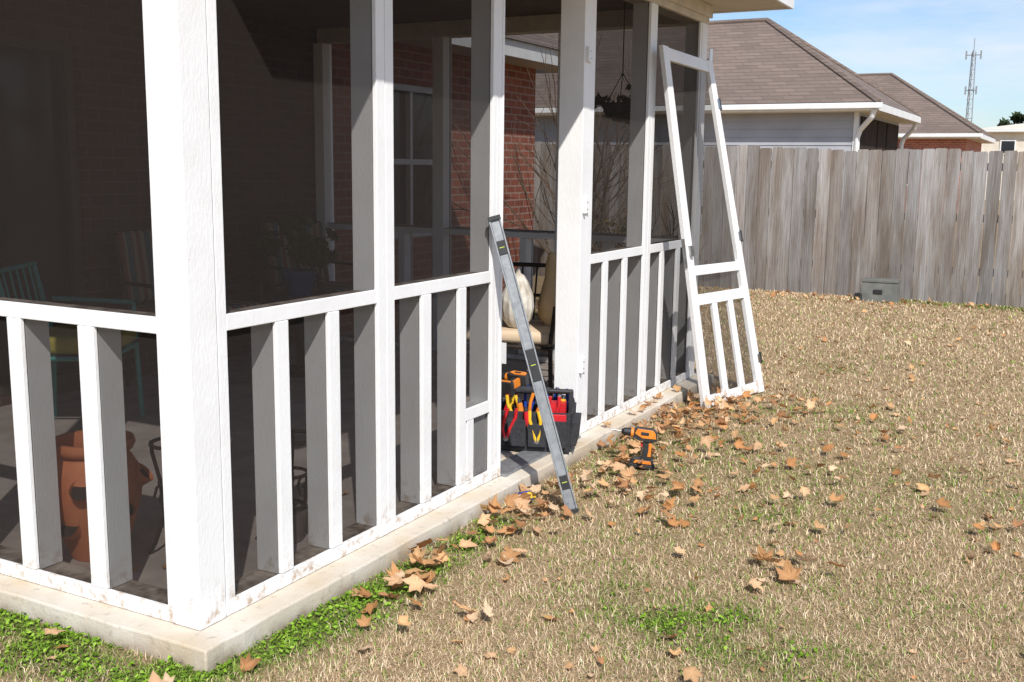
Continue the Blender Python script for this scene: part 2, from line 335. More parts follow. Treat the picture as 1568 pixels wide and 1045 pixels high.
m=MB(); m.cyl((-12,23.9,4.6),(-12,23.9,5.2),.06,GALV); m.cyl((-5.6,22.2,3.7),(-5.6,22.2,4.15),.05,GALV); m.obj("roof_vents",e)
hip_house("neighbor_house",-16,-1.0,38,45.2,2.75,5.1,BRICK,False,[('f',-4.2,-3.2,.9,2.2,GLASS),('s',40,41.2,.9,2.2,GLASS)])
hip_house("neighbor_house",-3.4,12,62,71,3.75,4.5,TANWALL,False,[('f',-1.9,-1.1,2.4,3.2,GLASS),('f',.6,1.5,2.4,3.2,GLASS)],ov=.3,roofm=TANWALL)

# radio tower
m=MB(); bx,by=-9.5,127.5; R0=.50
def leg(i,z): 
    r=R0*(1-.6*z/16); t=2*math.pi*i/3+.4; return (bx+r*math.cos(t),by+r*math.sin(t),z)
for i in range(3): m.cyl(leg(i,-.5),leg(i,14.5),.05,GALV,n=6)
for k in range(14):
    z=k*1.05
    for i in range(3): m.cyl(leg(i,z),leg(i+1,z+1.05),.03,GALV,n=5); m.cyl(leg(i,z),leg(i+1,z),.03,GALV,n=5)
for z,wd_ in ((14.2,.75),(10.4,.55)):
    m.cyl((bx-wd_,by,z),(bx+wd_,by,z),.05,GALV,n=6)
    for d in (-1,1): m.box((bx+d*wd_-.08,by-.1,z-.45),(bx+d*wd_+.08,by+.1,z+.45),GALV)
m.cyl((bx,by,14),(bx,by,16),.04,GALV,n=6)
m.obj("radio_tower")

# ------------------------------------------------------------------ fence
def colored_mesh(name,verts,faces,cols,mat,parent=None,smooth=False):
    verts=np.asarray(verts,np.float32); faces=np.asarray(faces,np.int32)
    me=bpy.data.meshes.new(name); k=faces.shape[1]
    me.vertices.add(len(verts)); me.vertices.foreach_set("co",verts.ravel())
    me.loops.add(faces.size); me.loops.foreach_set("vertex_index",faces.ravel())
    me.polygons.add(len(faces)); me.polygons.foreach_set("loop_start",np.arange(0,faces.size,k,dtype=np.int32)); me.polygons.foreach_set("loop_total",np.full(len(faces),k,np.int32))
    me.update(calc_edges=True)
    ca=me.color_attributes.new("Col",'FLOAT_COLOR','POINT'); c4=np.ones((len(verts),4),np.float32); c4[:,:3]=cols; ca.data.foreach_set("color",c4.ravel())
    me.materials.append(mat); me.validate()
    o=bpy.data.objects.new(name,me); COL.objects.link(o)
    if parent: o.parent=parent
    me.polygons.foreach_set('use_smooth',[bool(smooth)]*len(me.polygons))
    return o
FY=10.73
fence=empty("wooden_fence")
V=[];F=[];Cc=[]
xx=-13.0; ft=0
while xx<16:
    wd=random.uniform(.128,.144); ft=.8*ft+random.uniform(-.012,.012); top=1.655-.018*xx+ft+random.uniform(-.016,.012); top=min(top,1.82)
    y0=FY+random.uniform(-.007,.007); t=.016; e=.014; lean=random.uniform(-.004,.004)
    pr=[(0,GZ-.05),(wd,GZ-.05),(wd+lean,top-e-random.uniform(0,.008)),(wd-e+lean,top),(e+lean,top-random.uniform(0,.006)),(lean,top-e)]
    o=len(V)
    for (a,z) in pr: V.append((xx+a,y0,z))
    for (a,z) in pr: V.append((xx+a,y0+t,z))
    F+= [(o,o+1,o+2,o+5),(o+5,o+2,o+3,o+4),(o+7,o+6,o+11,o+8),(o+8,o+11,o+10,o+9)]
    for i in range(6): j=(i+1)%6; F.append((o+i,o+i+6,o+j+6,o+j))
    g=random.uniform(.26,.43); wm=random.uniform(0,1)**2; c=np.array([g*(1.0+.05*wm),g*(.98-.04*wm),g*(.965-.14*wm)])
    for k,(a,z) in enumerate(pr*2): Cc.append(c*(.72 if z<0 else 1.))
    xx+=wd+random.uniform(.003,.008)
colored_mesh("boards",V,F,Cc,FENCEM,fence)
m=MB()
WOODB=simple("fence_rail_wood",(.25,.22,.19),(.18,.15,.12),8,.9,.2)
for z in (.25,.85,1.42): m.box((-13,FY+.026,z),(16,FY+.066,z+.085),WOODB)
for k in range(13): m.box((-12.5+k*2.4,FY+.068,-.3),(-12.41+k*2.4,FY+.157,1.40),WOODB)
m.obj("rails_and_posts",fence)
m=MB(); m.taper((.30,10.45,GZ-.02),(.42,.26),(.38,.22),.24,GREENBOX); m.box((.10,10.33,GZ+.221),(.50,10.57,GZ+.25),GREENBOX); m.box((.24,10.318,GZ+.09),(.34,10.325,GZ+.14),BLACKP)
m.box((.12,10.30,GZ-.02),(.19,10.345,GZ+.1),GREENBOX)
m.obj("utility_box",None,.012)

# ------------------------------------------------------------------ lawn
_ph=rng.uniform(0,6.28,(24,)); _dr=rng.uniform(0,6.28,(24,))
def nz(x,y,sc,k=0):
    t=0
    for i in range(6):
        f=sc*(1+.45*i); j=(i+k*6)%24
        t=t+np.sin((x*np.cos(_dr[j])+y*np.sin(_dr[j]))*f+_ph[j])
    return t/6
def green(x,y):
    g=np.zeros_like(x)
    def ga(cx,cy,sx,sy,a): return a*np.exp(-((x-cx)/sx)**2-((y-cy)/sy)**2)
    g=g+1.1*((y<-.02)&(x<.16))*np.exp(-((y+.15)/.36)**2)
    g=g+ga(.17,.35,.15,.62,1.25)+ga(.20,1.2,.12,.45,.8)+ga(1.32,.92,.40,.26,.75)+ga(1.9,1.5,.5,.25,.18)+ga(.8,1.5,.4,.4,.2)+ga(1.0,2.7,.7,.6,.25)+ga(1.1,.85,.2,.2,.3)+ga(.3,2.6,.2,.4,.35)+ga(.55,3.1,.3,.3,.3)
    g=g+ga(1.0,4.2,.9,.5,.22)+ga(2.0,3.0,.5,.3,.3)+ga(1.4,2.2,.6,.5,.15)+.5*np.clip(nz(x,y,2.2,1)-.28,0,1)+.35*np.clip(nz(x,y,7,2)-.3,0,1)
    g=g+.7*((y>10.35)&(x>.3)&(y<10.8))
    g=g*(.75+.7*nz(x,y,9,3))
    return np.clip(g,0,1)
def gz(x,y): return GZ+.008*nz(x,y,1.3,2)*np.clip(x-.2,0,1)
def axis(lo,hi,st,far):
    a=list(np.arange(lo,hi+1e-6,st)); d=st
    while a[-1]<far: d*=1.35; a.append(a[-1]+d)
    d=st
    while a[0]>-far: d*=1.35; a.insert(0,a[0]-d)
    return np.array(a)
ax=axis(-3,7,.08,500); ay=axis(-3,11,.08,500)
GX,GY=np.meshgrid(ax,ay,indexing='ij'); gx,gy=GX.ravel(),GY.ravel(); nz_=gz(gx,gy)
nx_,ny_=len(ax),len(ay); I=np.arange(nx_*ny_).reshape(nx_,ny_)
FF=np.stack([I[:-1,:-1].ravel(),I[1:,:-1].ravel(),I[1:,1:].ravel(),I[:-1,1:].ravel()],1)
gg=green(gx,gy)[:,None]*.8
GC=np.array([.41,.30,.185])*(1-gg)+np.array([.09,.13,.03])*gg
m,nt,b=newmat("lawn_soil"); a=nt.nodes.new("ShaderNodeAttribute"); a.attribute_name="Col"; v=coords(nt)
c=mixc(nt,.8,a.outputs[0],ramp(nt,noise(nt,v,150,4,.7),.3,.72,(.5,.46,.42,1),(1.4,1.4,1.38,1)),'MULTIPLY')
c=mixc(nt,.5,c,ramp(nt,noise(nt,v,5,5,.6),.35,.7,(.84,.82,.8,1),(1.12,1.12,1.08,1)),'MULTIPLY')
nt.links.new(c,b.inputs['Base Color']); b.inputs['Roughness'].default_value=1; b.inputs['Specular IOR Level'].default_value=0; bump(nt,b,noise(nt,v,120,5,.7),.6,.02)
colored_mesh("lawn_ground",np.stack([gx,gy,nz_],1),FF,GC,m,smooth=True)

CX,CY=2.2342,-2.2209
def blades(name,Nb,r0,r1,a0,a1):
    th=rng.uniform(a0,a1,Nb); d=np.exp(rng.uniform(np.log(r0),np.log(r1),Nb))
    az=math.pi/2+.488-th
    x=CX+d*np.cos(az); y=CY+d*np.sin(az)
    ok=~((x<.112)&(y>-.095)&(y<4.79)) & (y<FY-.02) & ~((x>.09)&(x<.5)&(y>10.3)&(y<10.6)) & (x>-3.1)
    x,y,d=x[ok],y[ok],d[ok]; n=len(x)
    g=green(x,y); isg=rng.uniform(0,1,n)<(g*.95+.09)
    clump=np.clip(.5+.5*nz(x,y,23,3)+rng.uniform(-.25,.25,n),0,1)
    L=rng.uniform(.016,.040,n)*(.8+.4*clump); L=np.where(isg,L*.9,L)
    wd=rng.uniform(.0013,.0028,n)*np.maximum(1,d/3.2); wd=np.where(isg,wd*1.5,wd)
    L=L*np.maximum(1,(d/6)**.3)
    ph=rng.uniform(0,2*np.pi,n); t1=rng.uniform(.2,1.35,n); t2=t1+rng.uniform(-.3,1.0,n)
    ph2=ph+rng.uniform(-.9,.9,n)
    dx,dy=np.cos(ph),np.sin(ph); px,py=-dy,dx
    z=gz(x,y)-.004
    mx=x+dx*np.sin(t1)*L*.55; my=y+dy*np.sin(t1)*L*.55; mz=z+np.cos(t1)*L*.55
    tx=mx+np.cos(ph2)*np.sin(t2)*L*.55; ty=my+np.sin(ph2)*np.sin(t2)*L*.55; tz=np.maximum(mz+np.cos(t2)*L*.5,z+.004)
    h=wd/2
    V=np.stack([np.stack([x-px*h,y-py*h,z],1),np.stack([x+px*h,y+py*h,z],1),np.stack([mx+px*h*.9,my+py*h*.9,mz],1),np.stack([mx-px*h*.9,my-py*h*.9,mz],1),np.stack([tx,ty,tz],1)],1).reshape(-1,3)
    o=np.arange(n)[:,None]*5
    F=np.concatenate([o+np.array([[0,1,2]]),o+np.array([[0,2,3]]),o+np.array([[3,2,4]])],1).reshape(-1,3)
    pal=np.array([[.68,.52,.33],[.54,.40,.24],[.80,.65,.46],[.36,.25,.14],[.72,.55,.34]])
    c=pal[rng.integers(0,5,n)]*rng.uniform(.8,1.1,(n,1))*(.88+.18*clump[:,None])*(1+.10*nz(x,y,1.1,0)[:,None])
    gp=np.array([[.13,.23,.03],[.20,.32,.05],[.09,.17,.02],[.30,.36,.10]])
    c=np.where(isg[:,None],gp[rng.integers(0,4,n)]*rng.uniform(.8,1.2,(n,1)),c)
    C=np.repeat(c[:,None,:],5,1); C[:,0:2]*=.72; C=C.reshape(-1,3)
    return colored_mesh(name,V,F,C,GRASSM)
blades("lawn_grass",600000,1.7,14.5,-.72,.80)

def groundcover(name,pts_n):
    x=rng.uniform(-1.6,2.2,pts_n); y=rng.uniform(-1.0,2.2,pts_n); g=green(x,y)
    ok=(rng.uniform(0,1,pts_n)<np.clip((g-.35)*1.4,0,1))&~((x<.112)&(y>-.095)); x,y=x[ok],y[ok]; n=len(x)
    s=rng.uniform(.004,.011,n); ph=rng.uniform(0,6.28,n); z=gz(x,y)+rng.uniform(.004,.022,n)
    til=rng.uniform(-.6,.6,(n,2))
    V=[]
    for (a,b) in ((-1,0),(0,-.6),(1,0),(0,.6)):
        u=a*np.cos(ph)-b*np.sin(ph); w_=a*np.sin(ph)+b*np.cos(ph); V.append(np.stack([x+u*s,y+w_*s,z+(u*til[:,0]+w_*til[:,1])*s],1))
    V=np.stack(V,1).reshape(-1,3); F=np.arange(n*4).reshape(n,4)
    gp=np.array([[.15,.27,.02],[.24,.38,.05],[.10,.18,.02]]); c=gp[rng.integers(0,3,n)]*rng.uniform(.8,1.25,(n,1))
    colored_mesh(name,V,F,np.repeat(c,4,0),GRASSM)
groundcover("clover_weeds",100000)

# ------------------------------------------------------------------ fallen leaves
def leaf_template(k):
    r=random.Random(k); lob=[(0,1.0),(.58,.6),(1.0,.88),(1.55,.52),(2.05,.64),(2.75,.36)]
    if k%3==2: lob=[(0,1.15),(.5,.62),(.8,.80),(1.2,.45),(1.6,.6),(2.2,.35),(2.8,.25)]
    right=[(a+r.uniform(-.06,.06),ra*r.uniform(.85,1.12)) for a,ra in lob]; left=[(-a+r.uniform(-.06,.06),ra*r.uniform(.85,1.12)) for a,ra in lob[1:]][::-1]
    ring=[]; seq=right+left
    for i in range(len(seq)):
        a,ra=seq[i]; b_,rb=seq[(i+1)%len(seq)]
        if b_<a-3: b_+=2*math.pi
        ring.append((a,ra)); ring.append(((a+b_)/2,(ra+rb)/2*.93))
    return [(ra*math.cos(a),ra*math.sin(a)) for a,ra in ring]
TEM=[leaf_template(k) for k in range(7)]
LV=[];LF=[];LC=[]
def add_leaf(x,y,size,z=None):
    T=random.choice(TEM); n=len(T); curl=random.uniform(-.3,1.1); fold=random.uniform(-.2,.9); ph=random.uniform(0,6.28)
    E=Euler((random.gauss(0,.38),random.gauss(0,.38),ph)).to_matrix(); 
    base=random.choice([(.56,.30,.13),(.68,.43,.24),(.44,.22,.10),(.70,.50,.32),(.60,.36,.18),(.50,.24,.09),(.66,.40,.19)]); k=random.uniform(.8,1.12)
    o=len(LV); P=[(0,0,0)]; sk=random.uniform(-.25,.25)
    for rr in (.55,1.0):
        for (a,b_) in T:
            a2,b2=a*rr+sk*b_*rr,b_*rr; r=math.hypot(a2,b2); z_=curl*r*r*.45+fold*abs(b2)*.5+random.uniform(-.06,.06)*rr; P.append((a2*(1-.14*abs(curl)),b2*(1-.28*abs(fold)),z_))
    P+= [(-.15,-.012,.02),(-.15,.012,.02),(-.75,.0,.05+random.uniform(0,.1))]
    W=[E@Vector(p)*size for p in P]; mn=min(q.z for q in W); z0=(gz(np.array([x]),np.array([y]))[0]+.010 if z is None else z)
    for i,q in enumerate(W):
        LV.append((x+q.x,y+q.y,z0+q.z-mn)); s=k*(1.12 if i==0 else (1. if i<=n else .85)); LC.append(tuple(c*s for c in base))
    for i in range(n):
        j=(i+1)%n; LF.append((o,o+1+i,o+1+j)); LF.append((o+1+i,o+1+n+i,o+1+n+j)); LF.append((o+1+i,o+1+n+j,o+1+j))
    LF.append((o+1+2*n,o+2+2*n,o+3+2*n))
def ok(x,y): return not(x<.13 and -.12<y<4.8) and y<10.6 and x>-3
def clus(cx,cy,sx,sy,n,smin=.03,smax=.065):
    for _ in range(n):
        x,y=random.gauss(cx,sx),random.gauss(cy,sy)
        if ok(x,y): add_leaf(x,y,random.uniform(smin,smax),z=GZ+random.uniform(.012,.05))
clus(.24,.80,.09,.16,28,.04,.072); clus(.30,1.30,.12,.2,30,.035,.065); clus(.28,1.75,.12,.18,30); clus(.38,2.2,.15,.25,34,.03,.06)
clus(.35,2.8,.15,.3,70,.028,.058); clus(.25,3.5,.10,.35,120,.028,.055); clus(.42,3.9,.2,.3,70,.028,.055); clus(.7,4.3,.25,.3,40,.028,.055); clus(.9,2.4,.35,.35,30,.028,.058)
clus(1.2,3.2,.4,.5,34,.028,.055); clus(1.0,1.7,.35,.35,18,.03,.06); clus(.15,-.3,.12,.1,5,.05,.08); clus(-.7,-.25,.3,.12,4,.03,.05); clus(.55,.6,.2,.2,5,.035,.06)
clus(1.35,1.55,.1,.1,6,.045,.065); clus(1.9,2.3,.3,.2,12,.03,.055); clus(2.2,3.8,.5,.4,20,.028,.05)
for _ in range(700):
    x=random.uniform(.15,9); y=random.uniform(.2,10.5)
    if ok(x,y): add_leaf(x,y,random.uniform(.022,.050))
for _ in range(300):
    x=random.uniform(.15,4); y=random.uniform(.2,6)
    if ok(x,y): add_leaf(x,y,random.uniform(.012,.025))
for _ in range(140):
    x=random.uniform(-3,1.5); y=10.55-abs(random.gauss(0,.35))
    if ok(x,y): add_leaf(x,y,random.uniform(.03,.055))
for _ in range(60):
    x=random.uniform(-2.5,3.5); y=random.uniform(-1.6,.1)
    if ok(x,y): add_leaf(x,y,random.uniform(.03,.06))
for _ in range(14): add_leaf(random.uniform(-.6,-.15),random.uniform(.2,1.6),random.uniform(.02,.035),z=.012) 
for _ in range(12): add_leaf(random.uniform(.04,.08),random.uniform(2.9,4.5),random.uniform(.03,.05),z=.006)
colored_mesh("fallen_leaves",LV,LF,LC,LEAFM)

# ------------------------------------------------------------------ leaning screen door
door=empty("screen_door")
A=[Vector((.275,3.97,GZ+.005)),Vector((.452,4.71,GZ+.005)),Vector((.05,3.62,2.09)),Vector((.10,4.385,2.065))]
nrm=(A[1]-A[0]).cross(A[2]-A[0]).normalized()
if nrm.x<0: nrm=-nrm
def dq(u,v,n): return (A[0]*(1-u)+A[1]*u)*(1-v)+(A[2]*(1-u)+A[3]*u)*v+nrm*n
def dbox(mb,u0,u1,v0,v1,n0,n1,mat):
    P=[dq(u0,v0,n0),dq(u1,v0,n0),dq(u1,v0,n1),dq(u0,v0,n1),dq(u0,v1,n0),dq(u1,v1,n0),dq(u1,v1,n1),dq(u0,v1,n1)]
    mb.add(P,[(0,3,2,1),(4,5,6,7),(0,1,5,4),(1,2,6,5),(2,3,7,6),(3,0,4,7)],mat)
m=MB(); T=.03
dbox(m,0,.105,0,1,0,T,PAINT); dbox(m,.895,1,0,1,0,T,PAINT)
dbox(m,.105,.895,.965,.998,0,T-.003,PAINT); dbox(m,.105,.895,.385,.412,0,T-.003,PAINT); dbox(m,.105,.895,.300,.330,0,T-.002,PAINT); dbox(m,.105,.895,.003,.034,0,T-.003,PAINT)
for u in (.33,.61): dbox(m,u,u+.085,.034,.300,.004,T-.004,PAINT)
m.obj("frame",door,.003)
m=MB()
m.add([dq(.1,.033,.003),dq(.9,.033,.003),dq(.9,.97,.003),dq(.1,.97,.003)],[(0,1,2,3)],SCREEN2); m.obj("screen",door)
m=MB()
for v in (.09,.47,.86): dbox(m,1.002,1.035,v,v+.035,-.002,T+.004,BLACKP); dbox(m,.965,1.002,v+.004,v+.031,T+.001,T+.005,STEEL)
dbox(m,.03,.075,.44,.47,T+.001,T+.022,STEEL); dbox(m,-.012,0,.41,.49,.004,T-.004,STEEL)
m.obj("hardware",door,.002)

# ------------------------------------------------------------------ spirit level
P0=Vector((.425,1.765,GZ+.0)); P1=Vector((.022,1.765,1.19)); ax_=(P1-P0).normalized(); L=(P1-P0).length
side=Vector((.883,.469,0)); side=(side-ax_*side.dot(ax_)).normalized(); nn=ax_.cross(side)
if nn.y>0: nn=-nn
m=MB(); m.M=Matrix(((side.x,nn.x,ax_.x,P0.x),(side.y,nn.y,ax_.y,P0.y),(side.z,nn.z,ax_.z,P0.z),(0,0,0,1)))
W=.026
m.box((-W,-.012,.02),(-W+.007,.012,L-.02),ALU); m.box((W-.007,-.012,.02),(W,.012,L-.02),ALU)
cuts=[(.02,.11),(.17,L*.5-.07),(L*.5+.07,L-.17),(L-.11,L-.02)]
for a,b_ in cuts: m.box((-W+.007,-.004,a),(W-.007,.004,b_),ALU)
m.box((-W-.002,-.014,0),(W+.002,.014,.02),BLACKP); m.box((-W-.002,-.014,L-.02),(W+.002,.014,L),BLACKP)
VIAL=simple("vial_yellow",(.6,.7,.1),(.5,.6,.1),5,.1,0)
for a,b_ in ((.11,.17),(L*.5-.07,L*.5+.07),(L-.17,L-.11)):
    m.box((-W+.008,-.009,a),(W-.008,.009,b_),BLACKP); m.cyl((-.012,.0,(a+b_)/2),(.012,.0,(a+b_)/2),.0095,VIAL)
m.obj("spirit_level",None,.0015)

# ------------------------------------------------------------------ tool bag
bag=empty("tool_bag")
M=Matrix.Translation((-.115,2.42,.013))@Matrix.Rotation(math.radians(20),4,'Z')@Matrix.Scale(.95,4)
m=MB(); m.M=M
def shell(mb,s0,s1,h,t,mat,z=0):
    for sx,sy in ((1,0),(-1,0),(0,1),(0,-1)):
        if sx: 
            a=sx*s0[0]/2;b_=sx*s1[0]/2
            mb.add([(a,-s0[1]/2,z),(a,s0[1]/2,z),(b_,s1[1]/2,z+h),(b_,-s1[1]/2,z+h),(a-sx*t,-s0[1]/2,z),(a-sx*t,s0[1]/2,z),(b_-sx*t,s1[1]/2,z+h),(b_-sx*t,-s1[1]/2,z+h)],[(0,1,2,3),(4,7,6,5),(3,2,6,7),(0,3,7,4),(1,5,6,2)],mat)
        else:
            a=sy*s0[1]/2;b_=sy*s1[1]/2
            mb.add([(-s0[0]/2,a,z),(s0[0]/2,a,z),(s1[0]/2,b_,z+h),(-s1[0]/2,b_,z+h),(-s0[0]/2,a-sy*t,z),(s0[0]/2,a-sy*t,z),(s1[0]/2,b_-sy*t,z+h),(-s1[0]/2,b_-sy*t,z+h)],[(0,1,2,3),(4,7,6,5),(3,2,6,7),(0,3,7,4),(1,5,6,2)],mat)
shell(m,(.44,.26),(.46,.28),.20,.012,FABRICK,.01)
m.box((-.22,-.13,.0),(.22,.13,.02),BLACKP); m.box((-.21,-.12,.10),(.21,.12,.13),FABRICK)
for i in range(4):
    x0=-.205+i*.105; m.taper((x0+.045,-.148,.03),(.092,.03),(.096,.045),.12+.02*(i%2),FABRICK)
for i in range(2): m.taper((.235,-.06+i*.12,.03),(.03,.1),(.05,.105),.13,FABRICK); m.taper((-.235,-.06+i*.12,.03),(.03,.1),(.05,.105),.13,FABRICK)
m.box((.20,-.02,.18),(.222,.02,.30),FABRICK); m.box((-.222,-.02,.18),(-.20,.02,.30),FABRICK)
m.box((.08,-.153,.135),(.20,-.146,.205),RED)
m.obj("canvas_tote",bag,.006)
m=MB(); m.M=M
m.cyl((-.22,0,.295),(.22,0,.295),.014,BLACKP,n=12); m.cyl((-.1,0,.295),(.1,0,.295),.019,FABRICK,n=12)
m.obj("handle_bar",bag,0,True)
m=MB(); m.M=M
def screwdriver(x,y,z,c,tl,r=.016,h=.10):
    d=Vector((tl[0],tl[1],1)).normalized(); p=Vector((x,y,z)); m.cyl(p-d*.1,p,.004,STEEL); m.cyl(p,p+d*h*.2,r*.7,c,r); m.cyl(p+d*h*.2,p+d*h*.8,r,c,r*.9); m.cyl(p+d*h*.8,p+d*h,r*.9,BLACKP,r*.6)
def pliers(x,y,z,c,a):
    for s_ in (-1,1):
        pts=[Vector((x+s_*.004,y,z-.06)),Vector((x+s_*.018,y,z-.01)),Vector((x+s_*.028+a,y,z+.05)),Vector((x+s_*.022+a*1.6,y,z+.10))]
        m.tube(pts,.009,c,8)
    m.cyl((x,y-.008,z-.06),(x,y+.008,z-.06),.014,STEEL)
pliers(-.15,-.11,.19,RED,.01); pliers(-.06,-.12,.19,YEL,-.02); pliers(.02,-.10,.20,ORG,.015); pliers(.12,-.11,.19,RED,.01); pliers(-.02,.05,.21,BLUE,.01)
pliers(-.11,-.165,.13,RED,.02); pliers(.05,-.16,.12,YEL,-.01); pliers(.16,.05,.2,BLUE,.0)
screwdriver(-.11,-.05,.2,YEL,(.2,.1)); screwdriver(.07,-.04,.18,RED,(-.25,0)); screwdriver(.16,-.02,.18,YEL,(.15,.1)); screwdriver(-.17,.02,.2,BLUE,(-.1,.1)); screwdriver(-.03,-.11,.15,ORG,(-.2,-.05),.018,.13)
screwdriver(-.10,.08,.2,RED,(0,.1)); screwdriver(.12,.07,.2,BLUE,(.1,.1)); screwdriver(-.19,-.155,.14,YEL,(.05,-.1)); screwdriver(.0,-.155,.14,RED,(-.1,-.1),.014)
m.box((.10,-.09,.16),(.19,-.02,.25),RED)
m.tube([Vector((.17+.05*math.cos(t),.06,.22+.06*math.sin(t))) for t in np.linspace(0,3.14,10)],.008,BLACKP)
m.tube([Vector((.15,.02+.05*math.cos(t),.21+.07*math.sin(t))) for t in np.linspace(0,3.14,10)],.01,ALU)
m.tube([Vector((.04+.045*math.cos(t),.09,.22+.05*math.sin(t))) for t in np.linspace(-.5,3.6,10)],.007,BLUE)
m.obj("hand_tools",bag,0,True)

def drill(name,M,parent=None):
    m=MB(); m.M=M
    m.prism([(-.075,.145),(-.07,.185),(-.05,.2),(.03,.2),(.045,.19),(.045,.15),(.02,.138),(-.05,.135)],-.028,.028,BLACKP)
    m.prism([(-.068,.155),(-.062,.184),(-.048,.197),(.03,.197),(.040,.172),(.0,.152)],-.031,.031,ORG)
    m.prism([(-.052,.134),(-.005,.137),(-.012,.10),(-.008,.06),(-.002,.046),(-.055,.046),(-.050,.08)],-.019,.019,BLACKP)
    m.prism([(-.052,.130),(-.035,.130),(-.038,.09),(-.035,.06),(-.052,.06),(-.051,.09)],-.021,.021,ORG)
    m.prism([(-.004,.128),(.006,.126),(.0,.105),(-.01,.105)],-.008,.008,RED)
    m.prism([(-.075,.018),(-.068,.045),(.035,.045),(.045,.03),(.045,.018)],-.034,.034,BLACKP)
    m.prism([(-.06,.024),(-.055,.040),(.02,.040),(.03,.024)],-.0355,.0355,ORG)
    m.prism([(-.08,0),(-.08,.0175),(.048,.0175),(.05,0)],-.037,.037,BLACKP)
    m.box((-.03,-.0335,.168),(.01,-.0315,.184),BLACKP); m.box((-.03,.0315,.168),(.01,.0335,.184),BLACKP)
    m.cyl((.045,0,.17),(.06,0,.17),.024,ORG,n=18); m.cyl((.06,0,.17),(.095,0,.17),.021,BLACKP,.019,n=18); m.cyl((.095,0,.17),(.108,0,.17),.017,BLACKP,.010,n=18)
    m.cyl((.108,0,.17),(.165,0,.17),.0035,STEEL,n=8)
    return m.obj(name,parent,.004,False)
def basis(pos,fwd,tilt=0,roll=0,sc=1):
    a=math.atan2(fwd[1],fwd[0]); return Matrix.Translation(pos)@Matrix.Rotation(a,4,'Z')@Matrix.Rotation(tilt,4,'Y')@Matrix.Rotation(roll,4,'X')@Matrix.Scale(sc,4)
drill("cordless_drill",basis((.415,2.56,GZ+.010),(-.93,-.36),-.10,.06,.98))
drill("drill_in_bag",M@Matrix.Translation((-.10,.05,.34))@Matrix.Rotation(2.7,4,'Z')@Matrix.Rotation(math.radians(80),4,'X')@Matrix.Translation((0,0,-.15)),bag)
m=MB(); m.M=Matrix.Translation((.185,1.78,GZ+.036))@Matrix.Rotation(.9,4,'Z')@Matrix.Rotation(math.radians(70),4,'X')
pr=[(.035*math.cos(t),.033*math.sin(t)) for t in np.linspace(.0,math.pi,9)]+[(-.035,-.033),(.042,-.033),(.042,-.02)]
m.prism(pr,-.02,.02,BLUE); m.cyl((0,-.022,0),(0,.022,0),.022,BLACKP,n=16); m.prism([(.042,-.032),(.065,-.032),(.065,-.029),(.042,-.029)],-.012,.012,YEL); m.prism([(-.02,.036),(.02,.036),(.02,.031),(-.02,.031)],-.014,.014,YEL)
m.obj("tape_measure",None,.003)

# ------------------------------------------------------------------ porch contents
m=MB(); c=(-.785,.300,.006); PS=.86
prof=[(.0,.0),(.105,.0),(.115,.02),(.145,.10),(.178,.20),(.190,.27),(.182,.33),(.150,.38),(.135,.40),(.158,.41),(.168,.43),(.162,.45),(.14,.45),(.125,.42),(.12,.30),(0,.28)]
m.lathe([(r*1.0*PS,z*PS*1.1) for r,z in prof],c,TERRA,40)
for (t,z,r) in ((-.95,.29,.192),(-.1,.20,.180),(-1.35,.14,.162),(-2.0,.27,.19),(-.5,.09,.142),(.6,.3,.19),(-2.6,.17,.172)):
    d=Vector((math.cos(t),math.sin(t),0)); p=Vector(c)+d*(r*.97*PS)+Vector((0,0,z*PS*1.1)); q=(d+Vector((0,0,.9))).normalized()
    m.cyl(p-q*.02,p+q*.024,.032,TERRA,.040,n=20,caps=False)
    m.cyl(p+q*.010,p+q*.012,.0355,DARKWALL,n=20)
m.obj("terracotta_strawberry_pot",None,0,True)
def scroll_stand(name,cx,cy,h,w):
    m=MB()
    for i in range(4):
        t=math.pi/2*i+.5; d=Vector((math.cos(t),math.sin(t),0)); b_=Vector((cx,cy,.006))
        pts=[b_+d*(w*.62)+Vector((0,0,0)),b_+d*(w*.5)+Vector((0,0,h*.1)),b_+d*(w*.3)+Vector((0,0,h*.35)),b_+d*(w*.36)+Vector((0,0,h*.65)),b_+d*(w*.5)+Vector((0,0,h*.9)),b_+d*(w*.5)+Vector((0,0,h))]
        m.tube(pts,.007,DARKMETAL)
        sc=[b_+d*(w*.30+ .035*(1-k/14)*math.cos(k*.75))+Vector((0,0,h*.5+.06*(1-k/14)*math.sin(k*.75))) for k in range(13)]; m.tube(sc,.005,DARKMETAL,6)
    for z,r in ((h,.5),(h*.35,.3),(h*.66,.36)):
        pts=[Vector((cx+w*r*math.cos(t),cy+w*r*math.sin(t),z)) for t in np.linspace(0,2*math.pi,21)]; m.tube(pts,.007,DARKMETAL)
    m.obj(name,None,0,True)
scroll_stand("wrought_iron_plant_stand",-.52,.44,.42,.18); scroll_stand("wrought_iron_plant_stand",-.28,.75,.40,.20)
m=MB(); m.lathe([(0,0),(.05,0),(.07,.08),(.075,.12),(.06,.12),(0,.1)],(-.28,.75,.006),simple("ceramic_glaze",(.25,.22,.18),(.16,.13,.1),9,.3,.1)); m.obj("flower_pot",None,0,True)

